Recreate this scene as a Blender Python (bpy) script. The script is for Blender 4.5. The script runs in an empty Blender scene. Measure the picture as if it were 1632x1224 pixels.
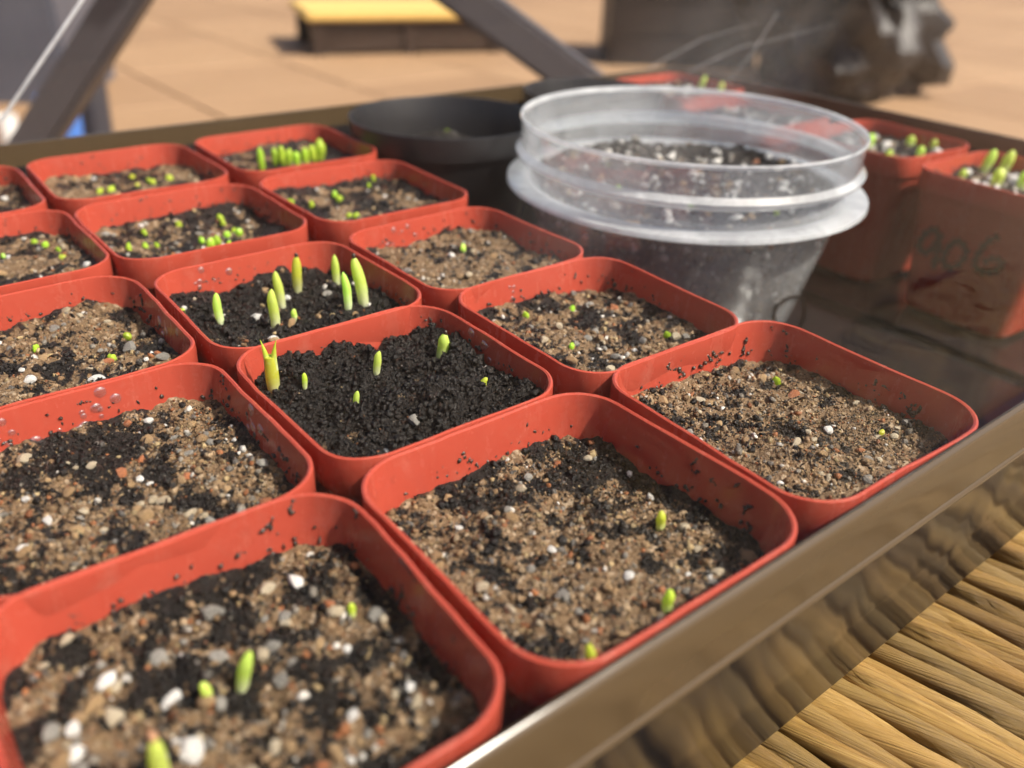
import bpy, bmesh, math, random
import numpy as np
from mathutils import Vector, Matrix, noise

# ------------------------------------------------------------------ camera, light
PU = 0.05            # one pot pitch in metres
ZR = 0.47            # height of the pot rims above the patio floor
CAM_R = np.array([[0.78395557, -0.61984207, 0.03477737],
                  [-0.28144679, -0.4047788, -0.87002404],
                  [0.55335465, 0.67227221, -0.49178116]])
CAM_C = np.array([0.04816665, -0.92540989, 1.52434962])
CAM_F = 1382.7
sc = bpy.context.scene
col = sc.collection
cd = bpy.data.cameras.new('camera'); cam = bpy.data.objects.new('camera', cd); col.objects.link(cam)
r, d, f = CAM_R
M = Matrix(((r[0], -d[0], -f[0], CAM_C[0]*PU), (r[1], -d[1], -f[1], CAM_C[1]*PU),
            (r[2], -d[2], -f[2], CAM_C[2]*PU+ZR), (0, 0, 0, 1)))
cam.matrix_world = M
cd.sensor_width = 36; cd.lens = CAM_F*36/1632
cd.clip_start = 0.005; cd.clip_end = 200
cd.dof.use_dof = True; cd.dof.focus_distance = 3.25*PU; cd.dof.aperture_fstop = 13.0
sc.camera = cam

SUN_AZ, SUN_EL = math.radians(300), math.radians(50)    # direction towards the sun, in x/y
w = bpy.data.worlds.new('World'); sc.world = w; w.use_nodes = True
nt = w.node_tree; nt.nodes.clear()
sky = nt.nodes.new('ShaderNodeTexSky'); sky.sky_type = 'NISHITA'; sky.sun_disc = False
sky.sun_elevation = SUN_EL; sky.sun_rotation = math.pi/2-SUN_AZ
sky.dust_density = 5.0; sky.air_density = 0.7; sky.ozone_density = 0.4
bg = nt.nodes.new('ShaderNodeBackground'); bg.inputs[1].default_value = 0.095
out = nt.nodes.new('ShaderNodeOutputWorld')
nt.links.new(sky.outputs[0], bg.inputs[0]); nt.links.new(bg.outputs[0], out.inputs[0])
sl = bpy.data.lights.new('sun', 'SUN'); sun = bpy.data.objects.new('sun', sl); col.objects.link(sun)
sl.energy = 4.4; sl.angle = math.radians(1.5); sl.color = (1, 0.93, 0.82)
sd = Vector((math.cos(SUN_AZ)*math.cos(SUN_EL), math.sin(SUN_AZ)*math.cos(SUN_EL), math.sin(SUN_EL)))
sun.rotation_euler = (-sd).to_track_quat('-Z', 'Y').to_euler(); sun.location = (0, 0, 3)
vs = sc.view_settings; vs.view_transform = 'Standard'; vs.look = 'None'; vs.gamma = 1; vs.exposure = 0.76
sc.render.engine = 'CYCLES'
cy = sc.cycles; cy.use_denoising = True; cy.transparent_max_bounces = 32; cy.max_bounces = 7; cy.diffuse_bounces = 3; cy.glossy_bounces = 3; cy.use_adaptive_sampling = True; cy.adaptive_threshold = 0.03
cy.caustics_reflective = False; cy.caustics_refractive = False; cy.sample_clamp_indirect = 6

rng = np.random.default_rng(7); random.seed(7)

# ------------------------------------------------------------------ pixel helpers (photo pixels -> rays, units of PU)
def ray(u, v): return CAM_R.T @ np.array([(u-816)/CAM_F, (v-612)/CAM_F, 1.0])
def unp(u, v, z=0.0):
    dd = ray(u, v); return CAM_C+dd*(z-CAM_C[2])/dd[2]
def unpx(u, v, x):
    dd = ray(u, v); return CAM_C+dd*(x-CAM_C[0])/dd[0]
FWD = CAM_R[2]*np.array([1, 1, 0]); FWD = FWD/np.linalg.norm(FWD)
def unpd(u, v, D):          # on the upright plane at horizontal distance D (units)
    dd = ray(u, v); return CAM_C+dd*D/(dd @ FWD)
def depth(p): return (CAM_R @ (np.asarray(p)-CAM_C))[2]
def W(p): return Vector((p[0]*PU, p[1]*PU, p[2]*PU+ZR))
FLOOR_U = -ZR/PU
MAT_U = -1.12

# ------------------------------------------------------------------ object helpers
def link(o, parent=None):
    col.objects.link(o)
    if parent is not None: o.parent = parent
    return o
def meshobj(name, verts, faces, mat, parent=None, smooth=True, loc=None):
    me = bpy.data.meshes.new(name); me.from_pydata([tuple(v) for v in verts], [], faces); me.update()
    if smooth: me.polygons.foreach_set('use_smooth', [True]*len(me.polygons)); me.set_sharp_from_angle(angle=math.radians(38))
    if mat: me.materials.append(mat)
    o = bpy.data.objects.new(name, me); link(o, parent)
    if loc is not None: o.location = loc
    return o
def dataobj(name, me, parent=None, loc=(0, 0, 0), rot=(0, 0, 0), scale=(1, 1, 1)):
    o = bpy.data.objects.new(name, me); link(o, parent); o.location = loc; o.rotation_euler = rot; o.scale = scale
    return o
def tag(o, label, cat, group=None):
    o['label'] = label; o['category'] = cat
    if group: o['group'] = group
    return o
def empty(name, loc, label=None, cat=None, group=None, rz=0):
    o = bpy.data.objects.new(name, None); col.objects.link(o); o.location = loc; o.rotation_euler = (0, 0, rz)
    o.empty_display_size = 0.01
    if label: tag(o, label, cat, group)
    return o
def loft(loops, close_first=False, close_last=False):
    n = len(loops[0]); V = [p for l in loops for p in l]; F = []
    for k in range(len(loops)-1):
        for i in range(n):
            j = (i+1) % n
            F.append((k*n+i, k*n+j, (k+1)*n+j, (k+1)*n+i))
    if close_first: F.append(tuple(reversed(range(n))))
    if close_last: F.append(tuple(range((len(loops)-1)*n, len(loops)*n)))
    return V, F
def rrect(hx, hy, r, z, cx=0, cy=0, k=8, m=6):
    """rounded rectangle loop, counter-clockwise, constant point count"""
    pts = []
    C = [(hx-r, -hy+r, -90), (hx-r, hy-r, 0), (-hx+r, hy-r, 90), (-hx+r, -hy+r, 180)]
    for q in range(4):
        x, y, a0 = C[q]
        for i in range(k+1):
            a = math.radians(a0+90*i/k); pts.append((x+r*math.cos(a), y+r*math.sin(a)))
        x2, y2, a2 = C[(q+1) % 4]; a = math.radians(a0+90); b = math.radians(a2)
        e = (x+r*math.cos(a), y+r*math.sin(a)); g = (x2+r*math.cos(b), y2+r*math.sin(b))
        for i in range(1, m): t = i/m; pts.append((e[0]+(g[0]-e[0])*t, e[1]+(g[1]-e[1])*t))
    return [(cx+p[0], cy+p[1], z) for p in pts]
def circ(R, z, n=96): return [(R*math.cos(2*math.pi*i/n), R*math.sin(2*math.pi*i/n), z) for i in range(n)]
def boxm(name, c0, c1, mat, parent=None, bev=0.003, loc=None):
    bm = bmesh.new(); bmesh.ops.create_cube(bm, size=1)
    for v in bm.verts:
        v.co = Vector([(a+b)/2+q*(b-a) for a, b, q in zip(c0, c1, v.co)])
    bmesh.ops.bevel(bm, geom=bm.edges[:], offset=bev, segments=2, affect='EDGES')
    me = bpy.data.meshes.new(name); bm.to_mesh(me); bm.free(); me.materials.append(mat)
    o = bpy.data.objects.new(name, me); link(o, parent)
    if loc is not None: o.location = loc
    return o
def bar(name, a, b, wd, th, mat, parent=None, bev=0.004, up=Vector((0, 0, 1))):
    a = Vector(a); b = Vector(b); d = b-a; L = d.length; X = d.normalized(); Y = up.cross(X).normalized(); Z = X.cross(Y)
    o = boxm(name, (0, -wd/2, -th/2), (L, wd/2, th/2), mat, None, bev)
    m = Matrix((X, Y, Z)).transposed()
    o.data.transform(Matrix.Translation(a) @ m.to_4x4())
    if parent is not None: o.parent = parent
    return o

# ------------------------------------------------------------------ materials
class NT:
    def __init__(s, name):
        s.m = bpy.data.materials.new(name); s.m.use_nodes = True; s.t = s.m.node_tree; s.t.nodes.clear()
        s.o = s.n('ShaderNodeOutputMaterial')
    def n(s, ty, **kw):
        x = s.t.nodes.new(ty)
        for k, v in kw.items(): setattr(x, k, v)
        return x
    def l(s, a, b): s.t.links.new(a, b)
    def val(s, x, v):
        if hasattr(v, 'links') or isinstance(v, bpy.types.NodeSocket): s.l(v, x)
        else: x.default_value = v
    def pr(s, **kw):
        p = s.n('ShaderNodeBsdfPrincipled')
        for k, v in kw.items(): s.val(p.inputs[k.replace('_', ' ')], v)
        return p
    def math(s, op, a, b=None, c=None, clamp=False):
        x = s.n('ShaderNodeMath', operation=op, use_clamp=clamp); s.val(x.inputs[0], a)
        if b is not None: s.val(x.inputs[1], b)
        if c is not None: s.val(x.inputs[2], c)
        return x.outputs[0]
    def mix(s, fac, a, b, blend='MIX'):
        x = s.n('ShaderNodeMix', data_type='RGBA', blend_type=blend); s.val(x.inputs[0], fac)
        s.val(x.inputs[6], a); s.val(x.inputs[7], b); return x.outputs[2]
    def noise(s, scale, detail=4, rough=0.55, vec=None, dist=0):
        x = s.n('ShaderNodeTexNoise'); x.inputs['Scale'].default_value = scale; x.inputs['Detail'].default_value = detail
        x.inputs['Roughness'].default_value = rough; x.inputs['Distortion'].default_value = dist
        if vec is not None: s.l(vec, x.inputs['Vector'])
        return x
    def vor(s, scale, vec=None, feature='F1'):
        x = s.n('ShaderNodeTexVoronoi', feature=feature); x.inputs['Scale'].default_value = scale
        if vec is not None: s.l(vec, x.inputs['Vector'])
        return x
    def ramp(s, fac, stops):
        x = s.n('ShaderNodeValToRGB'); e = x.color_ramp.elements
        while len(e) < len(stops): e.new(0.5)
        for i, (p, c) in enumerate(stops): e[i].position = p; e[i].color = (*c, 1) if len(c) == 3 else c
        s.val(x.inputs[0], fac); return x.outputs[0]
    def bump(s, h, strength, dist, normal=None):
        x = s.n('ShaderNodeBump'); x.inputs['Strength'].default_value = strength; x.inputs['Distance'].default_value = dist
        s.l(h, x.inputs['Height'])
        if normal is not None: s.l(normal, x.inputs['Normal'])
        return x.outputs[0]
    def coord(s, which='Object'): return s.n('ShaderNodeTexCoord').outputs[which]
    def done(s, sh): s.l(sh, s.o.inputs['Surface']); return s.m
def c3(*c): return (*c, 1.0)

def m_pot():
    t = NT('red_plastic'); co = t.coord()
    n1 = t.noise(60, 4, 0.6, co); n2 = t.noise(700, 3, 0.6, co)
    base = t.mix(n1.outputs[0], c3(0.41, 0.060, 0.036), c3(0.49, 0.083, 0.051))
    # dried lime and dust film
    dust = t.ramp(t.noise(140, 6, 0.7, co).outputs[0], [(0.56, (0, 0, 0)), (0.78, (1, 1, 1))])
    base = t.mix(t.math('MULTIPLY', dust, 0.16), base, c3(0.55, 0.35, 0.27))
    mps = t.n('ShaderNodeMapping'); mps.inputs['Scale'].default_value = (260, 260, 26); t.l(co, mps.inputs['Vector'])
    stn = t.ramp(t.noise(1.0, 4, 0.6, mps.outputs[0]).outputs[0], [(0.52, (0, 0, 0)), (0.72, (1, 1, 1))])
    base = t.mix(t.math('MULTIPLY', stn, 0.07), base, c3(0.66, 0.30, 0.22))
    mud = t.ramp(t.noise(420, 5, 0.7, co).outputs[0], [(0.60, (0, 0, 0)), (0.70, (1, 1, 1))])
    base = t.mix(t.math('MULTIPLY', mud, 0.18), base, c3(0.16, 0.05, 0.03))
    rough = t.math('MULTIPLY_ADD', n2.outputs[0], 0.2, t.math('MULTIPLY_ADD', stn, 0.10, 0.14))
    bp = t.bump(t.noise(260, 3, 0.5, co).outputs[0], 0.12, 0.0006)
    p = t.pr(Base_Color=base, Roughness=rough, IOR=1.49, Normal=bp)
    p.inputs['Subsurface Weight'].default_value = 0.0
    tr = t.n('ShaderNodeBsdfTranslucent'); t.l(base, tr.inputs[0])
    mx = t.n('ShaderNodeMixShader'); mx.inputs[0].default_value = 0.22
    t.l(p.outputs[0], mx.inputs[1]); t.l(tr.outputs[0], mx.inputs[2])
    return t.done(mx.outputs[0])
def m_soil():
    t = NT('soil'); co = t.coord()
    a = t.n('ShaderNodeAttribute', attribute_name='sand'); s = a.outputs['Fac']
    v = t.vor(1500, co); n = t.noise(420, 6, 0.7, co); fine = t.noise(2600, 3, 0.7, co)
    k = t.math('ADD', s, t.math('MULTIPLY', t.math('SUBTRACT', n.outputs[0], 0.5), 2.4))
    k = t.ramp(k, [(0.38, (0, 0, 0)), (0.62, (1, 1, 1))])
    sandc = t.ramp(fine.outputs[0], [(0.25, (0.06, 0.034, 0.017)), (0.5, (0.175, 0.108, 0.056)), (0.75, (0.34, 0.235, 0.135))])
    vc = t.n('ShaderNodeSeparateColor'); t.l(v.outputs['Color'], vc.inputs[0])
    spk = t.ramp(vc.outputs[0], [(0.86, (0, 0, 0)), (0.88, (1, 1, 1))])
    sandc = t.mix(t.math('MULTIPLY', spk, 0.6), sandc, c3(0.46, 0.36, 0.25))
    dark = t.ramp(fine.outputs[0], [(0.35, (0.003, 0.0026, 0.0025)), (0.75, (0.020, 0.015, 0.012))])
    base = t.mix(k, dark, sandc)
    h = t.math('ADD', t.math('MULTIPLY', n.outputs[0], 1.0), t.math('MULTIPLY', t.noise(1500, 4, 0.7, co).outputs[0], 0.6))
    bp = t.bump(h, 1.0, 0.0011)
    ro = t.math('MULTIPLY_ADD', k, 0.25, 0.32)
    p = t.pr(Base_Color=base, Roughness=ro, Normal=bp)
    p.inputs['Specular IOR Level'].default_value = 0.38
    return t.done(p.outputs[0])
def m_grit():
    t = NT('grit'); co = t.coord()
    a = t.n('ShaderNodeAttribute', attribute_name='tint')
    n = t.noise(1600, 4, 0.65, co)
    base = t.mix(1.0, a.outputs['Color'], t.ramp(n.outputs[0], [(0.3, (0.55, 0.5, 0.45)), (0.65, (1.05, 1.05, 1.05))]), 'MULTIPLY')
    p = t.pr(Base_Color=base, Roughness=0.34, Normal=t.bump(n.outputs[0], 0.8, 0.0006))
    p.inputs['Specular IOR Level'].default_value = 0.30
    return t.done(p.outputs[0])
def m_stone(name, c0, c1, rough=0.45):
    t = NT(name); co = t.coord(); oi = t.n('ShaderNodeObjectInfo')
    n = t.noise(700, 5, 0.65, co)
    base = t.mix(t.math('ADD', t.math('MULTIPLY', n.outputs[0], 0.6), t.math('MULTIPLY', oi.outputs['Random'], 0.55), clamp=True), c3(*c0), c3(*c1))
    film = t.ramp(t.noise(330, 5, 0.7, co).outputs[0], [(0.47, (0, 0, 0)), (0.62, (1, 1, 1))])
    base = t.mix(t.math('MULTIPLY', film, 0.55), base, c3(0.055, 0.036, 0.022))
    p = t.pr(Base_Color=base, Roughness=rough, Normal=t.bump(n.outputs[0], 0.6, 0.0007))
    return t.done(p.outputs[0])
def m_dirt():
    t = NT('wet_dirt'); n = t.noise(900, 4, 0.6, t.coord())
    p = t.pr(Base_Color=t.ramp(n.outputs[0], [(0.3, (0.012, 0.007, 0.005)), (0.7, (0.06, 0.035, 0.025))]), Roughness=0.3, Normal=t.bump(n.outputs[0], 0.6, 0.0005))
    return t.done(p.outputs[0])
def schlick(t, r0, normal=None, graze=1.0):
    """two-sided Fresnel weight"""
    g = t.n('ShaderNodeNewGeometry'); dp = t.n('ShaderNodeVectorMath', operation='DOT_PRODUCT')
    t.l(g.outputs['Incoming'], dp.inputs[0]); t.l(normal if normal is not None else g.outputs['Normal'], dp.inputs[1])
    c = t.math('ABSOLUTE', dp.outputs['Value'])
    k = t.math('POWER', t.math('SUBTRACT', 1.0, c, clamp=True), 5.0)
    return t.math('MULTIPLY_ADD', k, (1-r0)*graze, r0)
def m_clear(name, r0, haze, tint=(1, 1, 1), rough=0.02, bump=None, hazescale=30, graze=1.0, streak=None):
    t = NT(name); co = t.coord()
    nrm = None
    if bump:
        mp = t.n('ShaderNodeMapping'); mp.inputs['Scale'].default_value = bump[0]; t.l(co, mp.inputs['Vector'])
        nrm = t.bump(t.noise(1.0, 3, 0.55, mp.outputs[0]).outputs[0], 1.0, bump[1])
    tr = t.n('ShaderNodeBsdfTransparent'); tr.inputs[0].default_value = c3(*tint)
    gl = t.n('ShaderNodeBsdfGlossy'); gl.inputs['Roughness'].default_value = rough; gl.inputs['Color'].default_value = c3(1, 1, 1)
    if nrm is not None: t.l(nrm, gl.inputs['Normal'])
    df = t.n('ShaderNodeBsdfDiffuse'); df.inputs[0].default_value = c3(0.92, 0.94, 0.96)
    tl = t.n('ShaderNodeBsdfTranslucent'); tl.inputs[0].default_value = c3(0.92, 0.94, 0.96)
    m0 = t.n('ShaderNodeMixShader'); m0.inputs[0].default_value = 0.5; t.l(df.outputs[0], m0.inputs[1]); t.l(tl.outputs[0], m0.inputs[2])
    m1 = t.n('ShaderNodeMixShader')
    hz = t.math('MULTIPLY', t.ramp(t.noise(hazescale, 5, 0.65, co, 0.6).outputs[0], [(0.3, (0.35,)*3), (0.75, (1, 1, 1))]), haze)
    if streak:            # sun glare painted into the wall as a cloudy, streaked white patch
        cpt, siz, amt = streak
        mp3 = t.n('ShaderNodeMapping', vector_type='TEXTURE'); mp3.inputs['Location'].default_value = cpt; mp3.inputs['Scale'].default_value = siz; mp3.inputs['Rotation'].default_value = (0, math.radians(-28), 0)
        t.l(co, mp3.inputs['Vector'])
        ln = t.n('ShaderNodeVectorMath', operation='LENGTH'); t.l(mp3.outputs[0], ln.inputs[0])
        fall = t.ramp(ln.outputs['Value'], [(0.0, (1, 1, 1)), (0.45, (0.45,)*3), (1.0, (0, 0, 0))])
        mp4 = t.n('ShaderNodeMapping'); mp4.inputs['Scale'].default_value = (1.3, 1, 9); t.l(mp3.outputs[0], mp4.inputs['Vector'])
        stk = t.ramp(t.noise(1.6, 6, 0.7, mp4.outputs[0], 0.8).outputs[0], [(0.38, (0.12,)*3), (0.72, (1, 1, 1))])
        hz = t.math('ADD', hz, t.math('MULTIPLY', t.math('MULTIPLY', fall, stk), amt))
    t.l(hz, m1.inputs[0]); t.l(tr.outputs[0], m1.inputs[1]); t.l(m0.outputs[0], m1.inputs[2])
    m2 = t.n('ShaderNodeMixShader'); t.l(schlick(t, r0, nrm, graze), m2.inputs[0]); t.l(m1.outputs[0], m2.inputs[1]); t.l(gl.outputs[0], m2.inputs[2])
    return t.done(m2.outputs[0])
def m_plain(name, color, rough, spec=0.5, nscale=40, var=0.25, bump=(0.1, 0.0008), bscale=300, coat=0):
    t = NT(name); co = t.coord(); n = t.noise(nscale, 5, 0.6, co)
    lo = tuple(x*(1-var) for x in color); hi = tuple(min(1, x*(1+var)) for x in color)
    p = t.pr(Base_Color=t.mix(n.outputs[0], c3(*lo), c3(*hi)), Roughness=rough, Normal=t.bump(t.noise(bscale, 4, 0.6, co).outputs[0], bump[0], bump[1]))
    p.inputs['Specular IOR Level'].default_value = spec
    p.inputs['Coat Weight'].default_value = coat
    return t.done(p.outputs[0])
def m_tray(name='black_tray_plastic', ior=1.42, bstr=0.6, colr=(0.012, 0.011, 0.012), rgh=0.17):
    t = NT(name); co = t.coord()
    mp = t.n('ShaderNodeMapping'); mp.inputs['Scale'].default_value = (30, 30, 10); t.l(co, mp.inputs['Vector'])
    b = t.bump(t.noise(1.0, 2, 0.5, mp.outputs[0]).outputs[0], bstr, 0.0030)
    p = t.pr(Base_Color=c3(*colr), Roughness=rgh, IOR=ior, Normal=b)
    return t.done(p.outputs[0])
def m_leaf(name, base, top):
    t = NT(name); g = t.n('ShaderNodeSeparateXYZ'); t.l(t.coord('Generated'), g.inputs[0])
    n = t.noise(900, 3, 0.5, t.coord())
    f = t.math('ADD', g.outputs[2], t.math('MULTIPLY', t.math('SUBTRACT', n.outputs[0], 0.5), 0.3))
    oi = t.n('ShaderNodeObjectInfo'); hs = t.n('ShaderNodeHueSaturation'); t.l(t.ramp(f, [(0.08, base), (0.55, top)]), hs.inputs['Color'])
    t.l(t.math('MULTIPLY_ADD', oi.outputs['Random'], 0.04, 0.492), hs.inputs['Hue']); t.l(t.math('MULTIPLY_ADD', oi.outputs['Random'], 0.25, 0.88), hs.inputs['Value'])
    blot = t.ramp(t.noise(1500, 3, 0.6, t.coord()).outputs[0], [(0.55, (0, 0, 0)), (0.75, (1, 1, 1))])
    c = t.mix(t.math('MULTIPLY', blot, 0.35), hs.outputs[0], c3(0.75, 0.80, 0.45))
    p = t.pr(Base_Color=c, Roughness=0.35, Normal=t.bump(n.outputs[0], 0.2, 0.0004))
    tr = t.n('ShaderNodeBsdfTranslucent'); t.l(c, tr.inputs[0])
    mx = t.n('ShaderNodeMixShader'); mx.inputs[0].default_value = 0.5
    t.l(p.outputs[0], mx.inputs[1]); t.l(tr.outputs[0], mx.inputs[2]); return t.done(mx.outputs[0])
def m_straw():
    t = NT('straw'); uv = t.coord('UV'); oi = t.n('ShaderNodeObjectInfo')
    ad = t.n('ShaderNodeVectorMath', operation='ADD'); t.l(uv, ad.inputs[0])
    cb = t.n('ShaderNodeCombineXYZ'); t.l(t.math('MULTIPLY', oi.outputs['Random'], 37.0), cb.inputs[0]); t.l(t.math('MULTIPLY', oi.outputs['Random'], 91.0), cb.inputs[1])
    t.l(cb.outputs[0], ad.inputs[1])
    mp = t.n('ShaderNodeMapping'); mp.inputs['Scale'].default_value = (1.1, 42, 1); t.l(ad.outputs[0], mp.inputs['Vector'])
    mp2 = t.n('ShaderNodeMapping'); mp2.inputs['Scale'].default_value = (0.7, 0.8, 1); t.l(ad.outputs[0], mp2.inputs['Vector'])
    n = t.noise(1.0, 5, 0.65, mp.outputs[0]); big = t.noise(1.0, 4, 0.6, mp2.outputs[0])
    c = t.ramp(n.outputs[0], [(0.28, (0.10, 0.046, 0.010)), (0.45, (0.23, 0.13, 0.030)), (0.60, (0.32, 0.20, 0.055)), (0.78, (0.50, 0.37, 0.15))])
    c = t.mix(t.ramp(big.outputs[0], [(0.45, (0, 0, 0)), (0.7, (1, 1, 1))]), c, t.mix(0.55, c, c3(0.19, 0.075, 0.012)))
    c = t.mix(t.math('MULTIPLY', oi.outputs['Random'], 0.35), c, c3(0.36, 0.25, 0.085))
    hsv = t.n('ShaderNodeHueSaturation'); t.l(c, hsv.inputs['Color']); t.l(t.math('MULTIPLY_ADD', t.math('FRACT', t.math('MULTIPLY', oi.outputs['Random'], 7.13)), 0.6, 0.65), hsv.inputs['Value'])
    p = t.pr(Base_Color=hsv.outputs[0], Roughness=0.42, Normal=t.bump(n.outputs[0], 0.8, 0.0009))
    return t.done(p.outputs[0])
def m_floor():
    t = NT('patio_floor'); co = t.coord(); n = t.noise(3, 6, 0.6, co); n2 = t.noise(60, 5, 0.65, co)
    oi = t.n('ShaderNodeObjectInfo')
    c = t.mix(n.outputs[0], c3(0.29, 0.172, 0.088), c3(0.39, 0.25, 0.14))
    c = t.mix(t.math('MULTIPLY', oi.outputs['Random'], 0.55), c, c3(0.22, 0.125, 0.064))
    c = t.mix(t.math('MULTIPLY', n2.outputs[0], 0.4), c, c3(0.24, 0.145, 0.078))
    p = t.pr(Base_Color=c, Roughness=0.7, Normal=t.bump(n2.outputs[0], 0.3, 0.004)); return t.done(p.outputs[0])

TRAYRIM = m_tray('smoky_brown_rim_plastic', 1.5, 0.22, (0.062, 0.042, 0.022), 0.19)
POT, SOIL, GRIT, DIRT, TRAY, STRAW = m_pot(), m_soil(), m_grit(), m_dirt(), m_tray(), m_straw()
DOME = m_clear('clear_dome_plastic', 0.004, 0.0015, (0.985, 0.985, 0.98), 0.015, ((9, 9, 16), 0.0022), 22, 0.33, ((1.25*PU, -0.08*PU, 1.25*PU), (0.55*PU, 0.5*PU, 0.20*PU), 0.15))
CUP = m_clear('clear_cup_plastic', 0.10, 0.31, (0.93, 0.95, 0.97), 0.08, ((30, 30, 30), 0.0010), 45)
CUPRIM = m_clear('cloudy_cup_rim_plastic', 0.06, 0.80, (0.93, 0.95, 0.97), 0.12, None, 60)
WATER = m_clear('water', 0.20, 0.10, (0.97, 0.96, 0.96), 0.0)
STONES = [m_stone('perlite_white', (0.55, 0.54, 0.52), (0.86, 0.85, 0.82), 0.6),
          m_stone('pebble_tan', (0.20, 0.12, 0.055), (0.46, 0.31, 0.16)),
          m_stone('pebble_grey', (0.13, 0.125, 0.115), (0.36, 0.345, 0.31)),
          m_stone('pebble_cream', (0.34, 0.27, 0.18), (0.60, 0.52, 0.38)),
          m_stone('pebble_rust', (0.26, 0.085, 0.035), (0.46, 0.17, 0.07)),
          m_stone('soil_clod', (0.010, 0.008, 0.007), (0.045, 0.032, 0.025), 0.5)]
LEAF = m_leaf('sprout_green', (0.88, 0.90, 0.62), (0.72, 0.84, 0.18))
LEAFY = m_leaf('sprout_yellow_green', (0.76, 0.78, 0.46), (0.68, 0.72, 0.08))
BALL = m_leaf('seedling_lime', (0.48, 0.62, 0.05), (0.56, 0.74, 0.07))
HUSK = m_plain('seed_husk', (0.03, 0.016, 0.01), 0.4, nscale=600)
HUSKB = m_plain('pale_brown_husk', (0.42, 0.22, 0.12), 0.5, nscale=600)
BLACKPOT = m_plain('black_pot_plastic', (0.016, 0.015, 0.016), 0.35, bscale=200)
INK = m_plain('marker_ink', (0.006, 0.005, 0.005), 0.45, nscale=900, var=0.5)
FLOOR = m_floor()

# ------------------------------------------------------------------ setting: patio floor, bench
bmf = [(-30, -30, 0), (30, -30, 0), (30, 30, 0), (-30, 30, 0)]
fl = meshobj('floor', bmf, [(0, 1, 2, 3)], FLOOR, smooth=False); fl['kind'] = 'structure'; fl.location.z = -0.004

bm = bmesh.new(); bmesh.ops.create_cube(bm, size=1)
for v in bm.verts: v.co = Vector((v.co.x*0.492, v.co.y*0.492, v.co.z*0.012+0.006))
bmesh.ops.bevel(bm, geom=bm.edges[:], offset=0.003, segments=1, affect='EDGES')
SLAB = bpy.data.meshes.new('paving_slab'); bm.to_mesh(SLAB); bm.free(); SLAB.materials.append(FLOOR)
for ix in range(-3, 13):
    for iy in range(-3, 13):
        dataobj('paving_slab', SLAB, fl, (ix*0.5+0.11, iy*0.5+0.2, 0.0012+random.uniform(0, 0.0015)), (0, 0, 0))
DARKWOOD = m_plain('dark_wood', (0.035, 0.020, 0.014), 0.4, nscale=25, var=0.4)
X0, X1, Y0, Y1 = -3.2, 8.2, -2.5, 6.4          # seat outline in units
SEAT_Z = MAT_U*PU+ZR
bench = empty('woven_bench', (0, 0, 0), 'low bench with a golden twisted straw seat under the seedling tray', 'bench')
fr_z1 = SEAT_Z-0.013
for nm, a, b in (('rail', (X0, Y0), (X1, Y0)), ('rail', (X0, Y1), (X1, Y1)), ('rail', (X0, Y0), (X0, Y1)), ('rail', (X1, Y0), (X1, Y1))):
    a = Vector((a[0]*PU, a[1]*PU, fr_z1-0.012)); b = Vector((b[0]*PU, b[1]*PU, fr_z1-0.012))
    e = (b-a).normalized()*0.015
    bar(nm, a+e, b-e, 0.022, 0.022, DARKWOOD, bench)
for x in (X0, X1):
    for y in (Y0, Y1):
        boxm('leg', (-0.017, -0.017, 0), (0.017, 0.017, fr_z1+0.002), DARKWOOD, bench, 0.004, (x*PU, y*PU, 0))
boxm('seat_board', (X0*PU+0.02, Y0*PU+0.02, fr_z1-0.010), (X1*PU-0.02, Y1*PU-0.02, fr_z1+0.001), DARKWOOD, bench, 0.002)
SD = np.array([-0.16, 0.987]); SN = np.array([SD[1], -SD[0]])
def strand_mesh(k, nL=150, nR=16):
    """a loosely twisted two-ply rush cord, unit length along x"""
    rr = random.Random(100+k); V = []; F = []; UV = []
    ph = rr.uniform(0, 6.28); tau = -rr.uniform(2.6, 3.6); Vv = []
    for i in range(nL+1):
        u = i/nL; s = u*9.0
        tw = ph+tau*s+1.1*noise.noise((s*0.6, k*4.4, 2.0))
        sz = 1+0.16*noise.noise((s*1.3, k*7.1, 0))
        oy = 0.022*noise.noise((s*0.9, k*5.7, 9)); oz = 0.010*noise.noise((s*1.1, k*2.9, 3))
        edge = min(u, 1-u)*9.0
        if edge < 0.3: oz -= 0.34*(1-edge/0.3)**2
        for j in range(nR):
            q = 2*math.pi*j/nR; c_ = abs(math.cos(q-tw))
            r_ = 0.50+0.50*c_**0.7+0.07*noise.noise((math.cos(q-tw)*1.6+k, math.sin(q-tw)*1.6, s*1.8))
            # loose flat leaf edges standing off the cord here and there
            r_ += 0.20*max(0, noise.noise((s*1.1+k, (q-tw)*0.9, 6.0))-0.15)
            V.append((u-0.5, (0.060*sz*r_*math.cos(q)+oy)*PU, (0.066*sz*r_*math.sin(q)+oz)*PU))
        Vv.append(-tw/(2*math.pi))
    for i in range(nL):
        for j in range(nR):
            j2 = (j+1) % nR
            F.append((i*nR+j, (i+1)*nR+j, (i+1)*nR+j2, i*nR+j2))
            x0, x1 = i/nL*9, (i+1)/nL*9
            UV += [(x0, j/nR+Vv[i]), (x1, j/nR+Vv[i+1]), (x1, (j+1)/nR+Vv[i+1]), (x0, (j+1)/nR+Vv[i])]
    F.append(tuple(reversed(range(nR)))); F.append(tuple(range(nL*nR, (nL+1)*nR))); UV += [(0, 0)]*(2*nR)
    me = bpy.data.meshes.new('strand'); me.from_pydata(V, [], F); me.update()
    ul = me.uv_layers.new(name='UVMap'); ul.data.foreach_set('uv', [c for p in UV for c in p])
    me.polygons.foreach_set('use_smooth', [True]*len(me.polygons)); me.materials.append(STRAW); return me
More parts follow.
